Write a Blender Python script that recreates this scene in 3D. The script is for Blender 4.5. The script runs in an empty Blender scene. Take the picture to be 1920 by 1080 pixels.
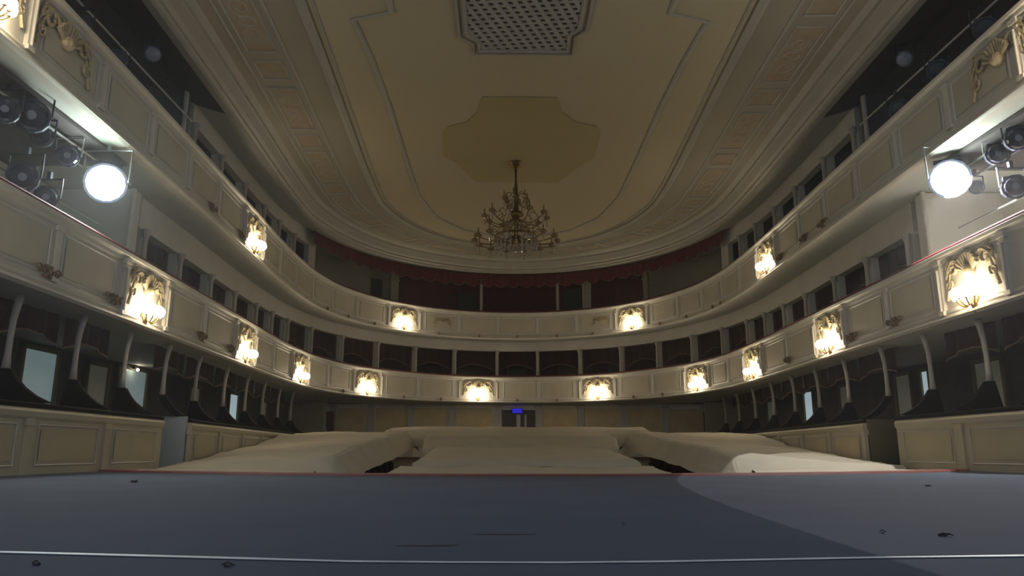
import bpy, bmesh, math, random
from mathutils import Vector, Matrix
random.seed(7)
PI = math.pi
SC = bpy.context.scene
COL = SC.collection

# ------------------------------------------------------------------ camera
F_PX = 1402.67; PIT = math.radians(12.35); YAW = math.radians(-0.729); CX = -0.551; HC = 0.30
cd = bpy.data.cameras.new('camera'); cam = bpy.data.objects.new('camera', cd); COL.objects.link(cam)
cd.sensor_width = 36; cd.lens = 36 * F_PX / 1920; cd.clip_start = .05; cd.clip_end = 200
cam.location = (CX, 0, HC); cam.rotation_euler = (PI / 2 + PIT, 0, YAW)
SC.camera = cam

# ------------------------------------------------------------------ world, exposure, large lights
w = bpy.data.worlds.new('world'); SC.world = w; w.use_nodes = True
w.node_tree.nodes['Background'].inputs[0].default_value = (.62, .74, 1.0, 1)
w.node_tree.nodes['Background'].inputs[1].default_value = .22
SC.cycles.max_bounces = 7
vs = SC.view_settings
vs.view_transform = 'Standard'; vs.look = 'None'; vs.exposure = 0; vs.gamma = 1; vs.use_curve_mapping = False

def area_light(name, loc, target, size, power, color, sy=None):
    l = bpy.data.lights.new(name, 'AREA'); l.energy = power; l.color = color; l.size = size
    if sy: l.shape = 'RECTANGLE'; l.size_y = sy
    o = bpy.data.objects.new(name, l); COL.objects.link(o); o.location = loc
    o.rotation_euler = (Vector(target) - Vector(loc)).to_track_quat('-Z', 'Y').to_euler()
    return o
# unseen fill light added behind the camera to lift the dim hall
area_light('stage_fill_light', (0, -6.0, 2.6), (0, 30, 2.4), 9, 130, (.80, .89, 1.0), 2.0)

SCONCE_W = 7.5
FLOOD_W = 260.0

# ------------------------------------------------------------------ materials
def mat(name, col, rough=.7, metal=0, noise=0, nscale=3, col2=None, bump=0, bscale=40, spec=None, emis=None, estr=0):
    m = bpy.data.materials.new(name); m.use_nodes = True
    nt = m.node_tree; b = nt.nodes['Principled BSDF']
    b.inputs['Base Color'].default_value = (*col, 1); b.inputs['Roughness'].default_value = rough
    b.inputs['Metallic'].default_value = metal
    if spec is not None: b.inputs['Specular IOR Level'].default_value = spec
    tc = None
    if noise or bump: tc = nt.nodes.new('ShaderNodeTexCoord')
    if noise:
        n = nt.nodes.new('ShaderNodeTexNoise'); n.inputs['Scale'].default_value = nscale; n.inputs['Detail'].default_value = 6
        nt.links.new(tc.outputs['Object'], n.inputs['Vector'])
        r = nt.nodes.new('ShaderNodeMapRange'); r.inputs[1].default_value = .3; r.inputs[2].default_value = .7
        nt.links.new(n.outputs['Fac'], r.inputs[0])
        mx = nt.nodes.new('ShaderNodeMix'); mx.data_type = 'RGBA'
        c2 = col2 or tuple(c * (1 - noise) for c in col)
        mx.inputs[6].default_value = (*col, 1); mx.inputs[7].default_value = (*c2, 1)
        nt.links.new(r.outputs[0], mx.inputs[0]); nt.links.new(mx.outputs[2], b.inputs['Base Color'])
    if bump:
        n2 = nt.nodes.new('ShaderNodeTexNoise'); n2.inputs['Scale'].default_value = bscale; n2.inputs['Detail'].default_value = 4
        nt.links.new(tc.outputs['Object'], n2.inputs['Vector'])
        bp = nt.nodes.new('ShaderNodeBump'); bp.inputs['Strength'].default_value = bump; bp.inputs['Distance'].default_value = .02
        nt.links.new(n2.outputs['Fac'], bp.inputs['Height']); nt.links.new(bp.outputs[0], b.inputs['Normal'])
    if emis:
        b.inputs['Emission Color'].default_value = (*emis, 1); b.inputs['Emission Strength'].default_value = estr
    return m

M = {
    'cream': mat('cream_plaster', (.52, .49, .42), .55, noise=.12, nscale=1.2, bump=.15, bscale=25),
    'cream_pale': mat('pale_plaster', (.57, .53, .46), .5, noise=.08, nscale=2, bump=.1, bscale=30),
    'panel': mat('yellowish_panel', (.49, .45, .34), .6, noise=.15, nscale=1.5),
    'gold': mat('old_gold_relief', (.44, .36, .22), .5, metal=.15, noise=.35, nscale=14, bump=.3, bscale=60),
    'brown': mat('brown_gilt', (.22, .13, .06), .6, noise=.4, nscale=20),
    'soffit': mat('grey_green_soffit', (.50, .50, .45), .75, noise=.1, nscale=.8),
    'facade': mat('grey_cream_wall', (.60, .57, .50), .7, noise=.12, nscale=1.5),
    'column': mat('column_paint', (.46, .42, .37), .6, noise=.1, nscale=6),
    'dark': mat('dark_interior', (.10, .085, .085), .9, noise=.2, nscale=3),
    'darkred_wall': mat('dark_red_wall', (.16, .05, .056), .9, noise=.25, nscale=4),
    'red': mat('red_velvet', (.062, .012, .016), .85, noise=.4, nscale=9, bump=.3, bscale=50),
    'red_lifted': mat('red_valance_lifted', (.24, .05, .06), .85, noise=.3, nscale=9, bump=.3, bscale=50),  # curtain red brightened in its colour to stand for light on the valance
    'plush': mat('red_plush', (.15, .014, .022), .8, noise=.2, nscale=20),
    'braid': mat('braid', (.22, .14, .10), .7, noise=.3, nscale=60),
    'black': mat('black_varnish', (.010, .009, .010), .75, spec=.15),
    'navy': mat('dark_blue_metal', (.035, .036, .06), .5, metal=.3),
    'steel': mat('steel_tube', (.55, .56, .58), .3, metal=.9),
    'greydark': mat('bay_wall', (.24, .24, .24), .8, noise=.15, nscale=2),
    'door_dark': mat('dark_green_door', (.05, .075, .06), .5, noise=.2, nscale=6),
    'ceil': mat('ceiling_ochre', (.36, .305, .20), .8, noise=.08, nscale=.35, col2=(.35, .31, .21)),
    'ceil_pale': mat('ceiling_pale', (.26, .23, .175), .75, noise=.1, nscale=.6),
    'ceil_mould': mat('ceiling_moulding', (.32, .30, .255), .7, noise=.08, nscale=2),
    'ceil_olive': mat('ceiling_olive_medallion', (.31, .26, .12), .8, noise=.06, nscale=1),
    'ceil_orange': mat('ceiling_painted_ornament', (.27, .185, .11), .8, noise=.55, nscale=5, col2=(.27, .24, .18)),
    'grille': mat('grille_paint', (.30, .28, .26), .6, noise=.1, nscale=8),
    'hole_shade': mat('grille_hole_shade', (.03, .025, .022), .9),
    'cloth': mat('dust_sheet', (.46, .42, .335), .85, noise=.14, nscale=1.6, bump=.35, bscale=9),
    'stagefloor': mat('stage_linoleum', (.088, .104, .142), .9, noise=.16, nscale=1.1, bump=.08, bscale=80, spec=.12),
    'tape': mat('white_tape', (.82, .84, .86), .5, noise=.3, nscale=8),
    'redstrip': mat('red_stage_edge', (.24, .075, .068), .7, noise=.3, nscale=4),
    'aisle': mat('aisle_carpet', (.07, .055, .035), .95, noise=.3, nscale=6),
    'rearpanel': mat('mustard_panel', (.76, .61, .33), .7, noise=.2, nscale=2.2),
    'rearwall': mat('rear_wall_paint', (.82, .76, .62), .7, noise=.1, nscale=2),
    'olivewall': mat('olive_wall', (.42, .38, .27), .8, noise=.12, nscale=1.2),
    'amber': mat('amber_glass', (.24, .155, .06), .15, noise=.4, nscale=20, spec=.8),
    'brass': mat('aged_brass', (.22, .145, .05), .4, metal=.8, noise=.3, nscale=15),
    'crystal': mat('clear_crystal', (.34, .30, .25), .08, spec=1.0),
    'bulb': mat('lit_bulb', (1, .95, .85), .3, emis=(1, .86, .62), estr=40),
    'flood': mat('lit_lens', (1, 1, 1), .2, emis=(.86, 1.0, .95), estr=60),
    'lens': mat('unlit_lens', (.30, .29, .34), .1, spec=1),
    'scrap': mat('dark_scrap', (.03, .03, .035), .8),
    'stain': mat('dark_scuff', (.018, .022, .035), .7),
    'blueglow': mat('blue_sign_light', (.05, .05, .4), .4, emis=(.03, .02, 1.0), estr=.45),
    'stalls': mat('stalls_parapet_paint', (.45, .40, .29), .6, noise=.12, nscale=1.2),
    'panel2': mat('stalls_panel_yellow', (.44, .38, .245), .6, noise=.15, nscale=1.5),
    'navylens': mat('dark_navy_lens', (.03, .03, .05), .15),
    'doorglow': mat('corridor_glow', (.4, .5, .5), .4, emis=(.50, .70, .74), estr=.17),  # emission stands in for corridor light seen through the doorways
    'doorglow2': mat('corridor_glow_bright', (.5, .6, .65), .4, emis=(.60, .78, .85), estr=.42),  # stronger emission, same stand-in for corridor light
    'doorglow_dim': mat('door_glow_faint', (.3, .3, .26), .5, emis=(.5, .52, .42), estr=.045),  # faint emission lifts the unlit doors out of the dark
    'greydoor': mat('pale_grey_blue_door', (.40, .46, .50), .6, noise=.1, nscale=3),
    'olivedark': mat('dark_olive_paint', (.16, .14, .08), .8),
    'whitecurtain': mat('pale_curtain', (.52, .50, .38), .8, noise=.15, nscale=5),
}

# ------------------------------------------------------------------ object helpers
def link(name, bm, m, parent=None, smooth=False, loc=None):
    me = bpy.data.meshes.new(name); bmesh.ops.recalc_face_normals(bm, faces=bm.faces[:]); bm.to_mesh(me); bm.free()
    if isinstance(m, (list, tuple)):
        for x in m: me.materials.append(x)
    else: me.materials.append(m)
    if smooth:
        for p in me.polygons: p.use_smooth = True
    o = bpy.data.objects.new(name, me); COL.objects.link(o)
    if parent is not None: o.parent = parent
    if loc is not None: o.location = loc
    return o
def thing(name, label, cat, loc=(0, 0, 0), rz=0, group=None):
    o = bpy.data.objects.new(name, None); COL.objects.link(o); o.location = loc; o.rotation_euler = (0, 0, rz)
    o.empty_display_size = .2
    return tag(o, label, cat, group)
def tag(o, label=None, cat=None, group=None, kind=None):
    if label: o['label'] = label
    if cat: o['category'] = cat
    if group: o['group'] = group
    if kind: o['kind'] = kind
    return o
def struct(o): o['kind'] = 'structure'; return o
def dup(root, loc=None, rz=None, label=None, group=None, parent=None):
    r = root.copy(); COL.objects.link(r)
    if parent is not None: r.parent = parent
    if loc is not None: r.location = loc
    if rz is not None: r.rotation_euler = (0, 0, rz)
    if label: r['label'] = label
    if group: r['group'] = group
    for ch in list(root.children):
        c = ch.copy(); COL.objects.link(c); c.parent = r
        for g in list(ch.children):
            d = g.copy(); COL.objects.link(d); d.parent = c
    return r
NUM = ['first', 'second', 'third', 'fourth', 'fifth', 'sixth', 'seventh', 'eighth', 'ninth', 'tenth', 'eleventh', 'twelfth', 'thirteenth',
       'fourteenth', 'fifteenth', 'sixteenth', 'seventeenth', 'eighteenth', 'nineteenth', 'twentieth']

def box(bm, x0, x1, y0, y1, z0, z1, mi=0, mtx=None):
    vs_ = [Vector((x, y, z)) for z in (z0, z1) for y in (y0, y1) for x in (x0, x1)]
    if mtx is not None: vs_ = [mtx @ v for v in vs_]
    v = [bm.verts.new(p) for p in vs_]
    for f in ((0, 1, 3, 2), (4, 6, 7, 5), (0, 4, 5, 1), (2, 3, 7, 6), (0, 2, 6, 4), (1, 5, 7, 3)):
        fc = bm.faces.new([v[i] for i in f]); fc.material_index = mi
def lathe(bm, prof, n=16, c=(0, 0, 0), mtx=None, mi=0):
    rings = []
    for r, z in prof:
        ring = []
        for k in range(n):
            a = 2 * PI * k / n
            p = Vector((r * math.cos(a), r * math.sin(a), z))
            if mtx is not None: p = mtx @ p
            ring.append(bm.verts.new(p + Vector(c)))
        rings.append(ring)
    for a, b in zip(rings, rings[1:]):
        for k in range(n):
            f = bm.faces.new((a[k], a[(k + 1) % n], b[(k + 1) % n], b[k])); f.material_index = mi
    for ring, rv in ((rings[0], True), (rings[-1], False)):
        f = bm.faces.new(ring[::-1] if rv else ring); f.material_index = mi
def tube(bm, pts, r, n=6, mi=0, closed=False):
    pts = [Vector(p) for p in pts]
    N = len(pts); rings = []
    for i, p in enumerate(pts):
        a = pts[(i - 1) % N] if (closed or i > 0) else p; b = pts[(i + 1) % N] if (closed or i < N - 1) else p
        t = (b - a).normalized()
        up = Vector((0, 0, 1)) if abs(t.z) < .9 else Vector((0, 1, 0))
        u = t.cross(up).normalized(); v = t.cross(u)
        rr = r[i] if isinstance(r, (list, tuple)) else r
        rings.append([bm.verts.new(p + (u * math.cos(2 * PI * k / n) + v * math.sin(2 * PI * k / n)) * rr) for k in range(n)])
    prs = list(zip(rings, rings[1:])) + ([(rings[-1], rings[0])] if closed else [])
    for a, b in prs:
        for k in range(n):
            f = bm.faces.new((a[k], a[(k + 1) % n], b[(k + 1) % n], b[k])); f.material_index = mi
    if not closed:
        bm.faces.new(rings[0][::-1]).material_index = mi; bm.faces.new(rings[-1]).material_index = mi
def sphere(bm, c, r, n=10, sz=1, mtx=None):
    prof = [(max(1e-4, r * math.sin(PI * k / n)), -r * sz * math.cos(PI * k / n)) for k in range(n + 1)]
    lathe(bm, prof, n + 2, c, mtx)

# ------------------------------------------------------------------ plan of the house (horseshoe of the balcony fronts)
half = [(0, 33.9), (1.4, 33.75), (2.8, 33.25), (4.2, 32.35), (5.4, 31.05), (6.3, 29.5), (6.9, 27.8), (7.2, 26.0), (7.3, 24.0), (7.27, 21.5),
        (7.15, 18.5), (7.03, 15.5), (6.93, 12.5), (6.85, 9.5), (6.8, 6.6)]
ctrl = [(-x, y) for x, y in half[:0:-1]] + half
def catmull(P, k=8):
    out = []
    for i in range(len(P) - 1):
        p0 = P[max(i - 1, 0)]; p1 = P[i]; p2 = P[i + 1]; p3 = P[min(i + 2, len(P) - 1)]
        for j in range(k):
            t = j / k
            out.append(tuple(.5 * (2 * p1[a] + (p2[a] - p0[a]) * t + (2 * p0[a] - 5 * p1[a] + 4 * p2[a] - p3[a]) * t * t
                             + (3 * p1[a] - p0[a] - 3 * p2[a] + p3[a]) * t ** 3) for a in (0, 1)))
    out.append(P[-1]); return out
_pts = catmull(ctrl)
_s = [0]
for a, b in zip(_pts, _pts[1:]): _s.append(_s[-1] + math.hypot(b[0] - a[0], b[1] - a[1]))
_mid = _s[-1] / 2; _s = [x - _mid for x in _s]; SMAX = _s[-1]
def base(s):
    s = max(-SMAX, min(SMAX, s))
    lo, hi = 0, len(_s) - 1
    while hi - lo > 1:
        m_ = (lo + hi) // 2
        if _s[m_] <= s: lo = m_
        else: hi = m_
    t = (s - _s[lo]) / (_s[hi] - _s[lo])
    return [_pts[lo][a] * (1 - t) + _pts[hi][a] * t for a in (0, 1)]
def P(s, off=0):
    e = .25
    a, b = base(s - e), base(s + e); c = base(s)
    tx, ty = b[0] - a[0], b[1] - a[1]; L = math.hypot(tx, ty)
    nx, ny = -ty / L, tx / L          # outward, away from the hall
    return (c[0] + nx * off, c[1] + ny * off)
def ang(s):
    e = .25; a, b = base(s - e), base(s + e)
    return math.atan2(b[1] - a[1], b[0] - a[0])   # local +X runs along the front, local -Y points into the hall
def proj(x, y, z):
    x -= CX; z -= HC
    a = math.cos(-YAW) * x - math.sin(-YAW) * y; b = math.sin(-YAW) * x + math.cos(-YAW) * y
    yy = b * math.cos(PIT) + z * math.sin(PIT); zz = -b * math.sin(PIT) + z * math.cos(PIT)
    return 960 + F_PX * a / yy, 540 - F_PX * zz / yy
def s_of(px, z, off=0):               # where along the front something seen at this column of the photo stands
    lo, hi = -SMAX + .1, SMAX - .1
    for _ in range(40):
        m_ = (lo + hi) / 2
        if proj(*P(m_, off), z)[0] < px: lo = m_
        else: hi = m_
    return (lo + hi) / 2
def srange(s0, s1, step=.4):
    n = max(1, int(math.ceil(abs(s1 - s0) / step)))
    return [s0 + (s1 - s0) * k / n for k in range(n + 1)]
def sweep(bm, prof, s0, s1, step=.4, closed=True, offf=None, mi=0, caps=True):
    rings = []
    for s in srange(s0, s1, step):
        o_ = offf(s) if offf else 0
        rings.append([bm.verts.new((*P(s, q[0] + o_), q[1])) for q in prof])
    n = len(prof)
    for a, b in zip(rings, rings[1:]):
        for k in range(n if closed else n - 1):
            f = bm.faces.new((a[k], a[(k + 1) % n], b[(k + 1) % n], b[k])); f.material_index = mi
    if closed and caps:
        bm.faces.new(rings[0][::-1]).material_index = mi; bm.faces.new(rings[-1]).material_index = mi
def sw(name, prof, s0, s1, m, parent=None, smooth=False, **k):
    bm = bmesh.new(); sweep(bm, prof, s0, s1, **k); return link(name, bm, m, parent, smooth)
def rect(o0, o1, z0, z1): return [(o0, z0), (o1, z0), (o1, z1), (o0, z1)]
S0, S1 = -SMAX + .2, SMAX - .2

# ------------------------------------------------------------------ structure: floors, walls
def edge_y(x): return 9.75 + (x / 6.9) ** 2 * 2.7
bm = bmesh.new()
xs = [-9 + 18 * k / 36 for k in range(37)]
top_a = [bm.verts.new((x, -9, 0)) for x in xs]; top_b = [bm.verts.new((x, edge_y(x), 0)) for x in xs]; low = [bm.verts.new((x, edge_y(x), -1.15)) for x in xs]
for k in range(36):
    bm.faces.new((top_a[k], top_a[k + 1], top_b[k + 1], top_b[k])); bm.faces.new((top_b[k], top_b[k + 1], low[k + 1], low[k]))
struct(link('floor_stage', bm, M['stagefloor']))
bm = bmesh.new()
rr = []
for k in range(37):
    x = xs[k]; e = edge_y(x)
    rr.append([bm.verts.new(p) for p in ((x, e - .30, .001), (x, e - .28, .026), (x, e + .03, .030), (x, e + .03, -.12), (x, e, -.12), (x, e, .002))])
for a, b in zip(rr, rr[1:]):
    for k in range(6): bm.faces.new((a[k], a[(k + 1) % 6], b[(k + 1) % 6], b[k]))
struct(link('trim_1', bm, M['redstrip']))
bm = bmesh.new()
v = [bm.verts.new(p) for p in ((-12, 8, -1.2), (12, 8, -1.2), (12, 14, -1.05), (-12, 14, -1.05), (-12, 36, .1), (12, 36, .1), (-12, 40, .1), (12, 40, .1))]
bm.faces.new((v[0], v[1], v[2], v[3])); bm.faces.new((v[3], v[2], v[5], v[4])); bm.faces.new((v[4], v[5], v[7], v[6]))
struct(link('floor', bm, M['aisle']))
for nm, x in (('wall_left', -11.2), ('wall_right', 11.0)):
    bm = bmesh.new(); box(bm, x, x + .2, 6.4, 39.2, -1.2, 10.2); struct(link(nm, bm, M['greydark']))
bm = bmesh.new(); box(bm, -11.2, 11.2, 39, 39.2, -1.2, 10.2); struct(link('wall_back', bm, M['darkred_wall']))

# ------------------------------------------------------------------ ceiling
def ceil_off(s): return -.95 * max(0, min(1, (13 - abs(s)) / 9)) ** 1.0
ZC = 8.75
bm = bmesh.new(); sweep(bm, [(0.12, 8.2), (-.03, 8.2), (-.05, 8.27), (-.12, 8.3), (-.12, 8.36), (-.2, 8.42), (-.3, 8.6), (-.34, 8.6), (-.36, 8.68), (-.5, ZC), (-.5, ZC + .1), (.12, ZC + .1)], S0, S1, closed=False, offf=ceil_off, step=.35)
cornice = struct(link('trim_2', bm, M['ceil_mould'], smooth=False))
bm = bmesh.new()
ring = [bm.verts.new((*P(s, -.48 + ceil_off(s)), ZC)) for s in srange(S0, S1, .5)]
bm.faces.new(ring)
bmesh.ops.triangulate(bm, faces=bm.faces[:])
bmesh.ops.recalc_face_normals(bm, faces=bm.faces[:])
ceiling = struct(link('ceiling', bm, M['ceil']))
# pale band around the ochre field and its moulded lines
def inner_curve(x0, yend, yc, rx, y_start=6.6, n=26, z=ZC):     # straight sides closed by a half ellipse
    pts = [(-x0, y_start + (yc - y_start) * k / 10) for k in range(10)]
    pts += [(-x0 * math.cos(PI * k / n), yc + (yend - yc) * math.sin(PI * k / n)) for k in range(n + 1)]
    pts += [(x0, yc + (y_start - yc) * k / 10) for k in range(1, 11)]
    return pts
def strip_between(name, A, B, z, m, parent, th=.02):
    bm = bmesh.new()
    a = [bm.verts.new((x, y, z)) for x, y in A]; b = [bm.verts.new((x, y, z)) for x, y in B]
    for k in range(len(A) - 1): bm.faces.new((a[k], a[k + 1], b[k + 1], b[k]))
    return link(name, bm, m, parent)
def mould(name, A, z, wd, h, m, parent):
    bm = bmesh.new(); rings = []
    N = len(A)
    for i in range(N):
        p = Vector(A[i]); a = Vector(A[max(i - 1, 0)]); b = Vector(A[min(i + 1, N - 1)]); t = (b - a).normalized(); n_ = Vector((-t.y, t.x))
        rings.append([bm.verts.new((p.x + n_.x * o_, p.y + n_.y * o_, zz)) for o_, zz in ((-wd / 2, z), (-wd / 2, z - h * .5), (-wd / 5, z - h), (wd / 5, z - h), (wd / 2, z - h * .5), (wd / 2, z))])
    for a, b in zip(rings, rings[1:]):
        for k in range(5): bm.faces.new((a[k], a[k + 1], b[k + 1], b[k]))
    return link(name, bm, m, parent)
innA = inner_curve(4.45, 29.6, 23.5, 4.4)
outer = []
for x, y in innA: pass
bm = bmesh.new()
ss = srange(S0, S1, 1.0)
# pale painted outer band: strip along the cornice from -0.5 to -2.4, laid just under the ochre
bm2 = bmesh.new(); sweep(bm2, [(-.5, ZC - .006), (-2.45, ZC - .006)], S0, S1, closed=False, offf=ceil_off, step=.4)
link('outer_band', bm2, M['ceil_pale'], ceiling); bm.free()
for o_, wd, h in ((-.78, .07, .05), (-1.75, .08, .05), (-2.5, .2, .11), (-2.72, .06, .04)):
    bm = bmesh.new(); sweep(bm, [(o_ - wd / 2, ZC), (o_ - wd / 2, ZC - h * .5), (o_, ZC - h), (o_ + wd / 2, ZC - h * .5), (o_ + wd / 2, ZC)], S0, S1, closed=False, offf=ceil_off, step=.4)
    link('ceiling_moulding', bm, M['ceil_mould'], ceiling)
# inner frame with the step near the stage
pr = [(-2.72, 6.8), (-2.74, 13.2), (-3.55, 13.5), (-3.45, 15.0), (-3.4, 17.4), (-3.42, 20.9), (-3.4, 24.0), (-3.0, 26.4), (-2.1, 28.0), (-1.0, 28.7), (0, 28.9)]
pr = pr + [(-x, y) for x, y in pr[-2::-1]]
mould('ceiling_moulding', pr, ZC, .13, .05, M['ceil_mould'], ceiling)
# painted ornament cartouches in the outer band
orn = []
def ornament_panel(s, L, wd=.62):
    bm = bmesh.new()
    z = ZC - .012
    def q(ds, do, dz=0): return (*P(s + ds, -1.26 + do + ceil_off(s + ds)), z + dz)
    n = 6
    a = [bm.verts.new(q(-L / 2 + L * k / n, -wd / 2)) for k in range(n + 1)]; b = [bm.verts.new(q(-L / 2 + L * k / n, wd / 2)) for k in range(n + 1)]
    for k in range(n): bm.faces.new((a[k], a[k + 1], b[k + 1], b[k]))
    o = link('painted_cartouche', bm, M['ceil_orange'], ceiling)
    bm = bmesh.new()
    loop = [q(-L / 2 + L * k / n, -wd / 2) for k in range(n + 1)] + [q(L / 2 - L * k / n, wd / 2) for k in range(n + 1)]
    tube(bm, loop, .035, 5, closed=True)
    if L > 1.5:
        for u in (-.5, .5):
            pts = []
            for k in range(26):
                t = k / 25 * 3.2 * PI; r_ = .03 + .20 * (1 - k / 25)
                pts.append(q(u * L * .42 + r_ * math.cos(t) * 1.4, r_ * math.sin(t)))
            tube(bm, pts, .018, 4)
        pts = [q(.18 * math.cos(t), .18 * math.sin(t)) for t in [2 * PI * k / 10 for k in range(10)]]
        tube(bm, pts, .02, 4, closed=True)
    link('cartouche_frame', bm, M['ceil_mould'], o)
s = -SMAX + 3.0
k = 0
while s < SMAX - 2:
    L = 2.3 if k % 2 == 0 else .8
    ornament_panel(s, L); s += (2.3 + .8) / 2 + .42; k += 1
# olive medallion round the chandelier
med = [(-1.05, 16.8), (.75, 16.8), (.95, 17.6), (1.35, 18.2), (1.95, 18.45), (2.1, 19.0), (2.15, 20.6), (1.75, 21.3), (1.5, 22.0), (1.2, 22.7), (-1.4, 22.7),
       (-1.65, 22.0), (-1.9, 21.2), (-2.3, 20.5), (-2.2, 19.0), (-2.0, 18.5), (-1.5, 18.2), (-1.2, 17.6)]
bm = bmesh.new(); a = [bm.verts.new((x, y, ZC - .004)) for x, y in med]; b = [bm.verts.new((x, y, ZC - .02)) for x, y in med]
bm.faces.new(b)
for k in range(len(med)): bm.faces.new((a[k], a[(k + 1) % len(med)], b[(k + 1) % len(med)], b[k]))
link('ceiling_medallion', bm, M['ceil_olive'], ceiling)

# ventilation grille
gy = 12.75; gx = -.17
gr = thing('ceiling_grille', 'grey lattice ventilation grille in the ochre ceiling between stage and chandelier', 'grille', (gx, gy, ZC))
octo = [(x * .88, y * .93) for x, y in [(-1.02, -2.0), (1.02, -2.0), (1.02, -1.35), (1.33, -1.05), (1.33, 1.05), (1.12, 1.3), (1.12, 2.0), (-1.02, 2.0), (-1.02, 1.62), (-1.3, 1.3), (-1.3, -1.05), (-1.02, -1.35)]]
bm = bmesh.new(); bm.faces.new([bm.verts.new((x, y, -.012)) for x, y in octo]); link('backing', bm, M['hole_shade'], gr)  # dark plate in place of an opening; its colour stands for the shade inside
bm = bmesh.new(); tube(bm, [(x, y, -.03) for x, y in octo], .05, 6, closed=True)
tube(bm, [(x * 1.13, y * 1.09, -.02) for x, y in octo], .035, 6, closed=True); link('frame', bm, M['grille'], gr)
def inside(x, y):
    c = False; n = len(octo); j = n - 1
    for i in range(n):
        xi, yi = octo[i]; xj, yj = octo[j]
        if (yi > y) != (yj > y) and x < (xj - xi) * (y - yi) / (yj - yi) + xi: c = not c
        j = i
    return c
bm = bmesh.new()
for d, (dx, dy), pitch, wd in ((0, (math.cos(.12), -math.sin(.12)), .165, .04), (1, (math.sin(.42), math.cos(.42)), .18, .045)):
    nx, ny = -dy, dx
    for k in range(-22, 23):
        run = None
        for j in range(-130, 131):
            x = dx * j * .025 + nx * k * pitch; y = dy * j * .025 + ny * k * pitch
            ins = inside(x, y)
            if ins and run is None: run = j
            if (not ins or j == 130) and run is not None:
                x0 = dx * run * .025 + nx * k * pitch; y0 = dy * run * .025 + ny * k * pitch
                Mx = Matrix(((dx, nx, 0, x0), (dy, ny, 0, y0), (0, 0, 1, 0), (0, 0, 0, 1)))
                box(bm, 0, (j - run) * .025, -wd, wd, -.035 - .008 * d, -.014, 0, Mx); run = None
link('lattice', bm, M['grille'], gr)

# ------------------------------------------------------------------ relief ornaments and sconces (built once, copied)
def spiral(cx, cz, r, turns, dir_, start=0, y=-.04, n=18):
    return [(cx + dir_ * r * (1 - k / n * .85) * math.cos(start + turns * 2 * PI * k / n), y, cz + r * (1 - k / n * .85) * math.sin(start + turns * 2 * PI * k / n)) for k in range(n + 1)]
def scroll_mesh(wd=1.5, h=.8):
    bm = bmesh.new()
    for sx in (-1, 1):
        tube(bm, spiral(sx * wd * .30, h * .22, h * .22, 1.4, sx, -.4), [.028] * 19, 6)
        tube(bm, spiral(sx * wd * .40, -h * .10, h * .13, 1.3, sx, 2.5), [.022] * 19, 6)
        tube(bm, spiral(sx * wd * .13, h * .30, h * .12, 1.2, -sx, 1.0), [.022] * 19, 6)
        tube(bm, spiral(sx * wd * .36, h * .40, h * .08, 1.2, sx, 1.0), [.018] * 19, 5)
        tube(bm, [(sx * wd * (.05 + .4 * t), -.04, h * (.05 + .32 * math.sin(t * PI))) for t in [k / 14 for k in range(15)]], [.012 + .028 * math.sin(PI * k / 14) for k in range(15)], 6)
        tube(bm, [(sx * wd * (.46 - .1 * t), -.035, h * (-.4 + .55 * t)) for t in [k / 8 for k in range(9)]], [.03 - .015 * k / 8 for k in range(9)], 6)
        for j in range(5):
            a = .35 + j * .28
            tube(bm, [(sx * .05, -.04, h * .05), (sx * wd * .2 * math.cos(a), -.08, h * .05 + h * .36 * math.sin(a))], [.02, .034], 6)
    sphere(bm, (0, -.05, h * .06), .11, 8)
    sphere(bm, (0, -.04, h * .43), .06, 6)
    return bm
def frame_mesh(wd, z0, z1, t=.055):
    bm = bmesh.new()
    for sx in (-1, 1):
        x = sx * wd / 2
        box(bm, x - t, x + t, -.06, .03, z0, z1)
        box(bm, x - t * 1.6, x + t * 1.6, -.09, .03, z1 - .13, z1 - .05)
        box(bm, x - t * 1.4, x + t * 1.4, -.08, .03, z1 - .22, z1 - .18)
        box(bm, x - t * 1.3, x + t * 1.3, -.09, .03, z0, z0 + .07)
        tube(bm, [(x, -.075, z0 + .07), (x, -.08, z1 - .22)], .022, 6)
    box(bm, -wd / 2, wd / 2, -.07, .03, z1 - .05, z1)
    box(bm, -wd / 2 + t * 2, wd / 2 - t * 2, -.045, .03, z1 - .13, z1 - .10)
    return bm
proto_scroll = link('scroll_relief', scroll_mesh(), M['gold']); proto_frame = link('lamp_panel_frame', frame_mesh(1.75, -.50, .50), M['cream_pale'])
def flat_frame(L, z0, z1, t=.025):
    bm = bmesh.new()
    for z in (z0, z1): box(bm, -L / 2, L / 2, -.022, .02, z - t, z + t)
    for x in (-L / 2, L / 2): box(bm, x - t, x + t, -.022, .02, z0, z1)
    return bm
def rosette_mesh():
    bm = bmesh.new()
    for k in range(6):
        a = k * PI / 3
        sphere(bm, (.11 * math.cos(a), -.03, .07 * math.sin(a)), .035, 6)
    sphere(bm, (0, -.03, 0), .05, 6)
    for sx in (-1, 1): tube(bm, spiral(sx * .22, 0, .08, 1.2, sx, 0), .014, 5)
    return bm
me_rosette = rosette_mesh(); proto_rosette = link('rosette', me_rosette, M['brown'])
def stud_mesh():
    bm = bmesh.new(); sphere(bm, (0, -.04, 0), .05, 6, 1.5); return bm
proto_stud = link('drop_boss', stud_mesh(), M['brown'])
proto_pil = None
def pil_mesh(z0, z1):
    bm = bmesh.new(); box(bm, -.06, .06, -.035, .02, z0, z1); box(bm, -.085, .085, -.05, .02, z1 - .07, z1); box(bm, -.085, .085, -.05, .02, z0, z0 + .06); return bm
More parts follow.
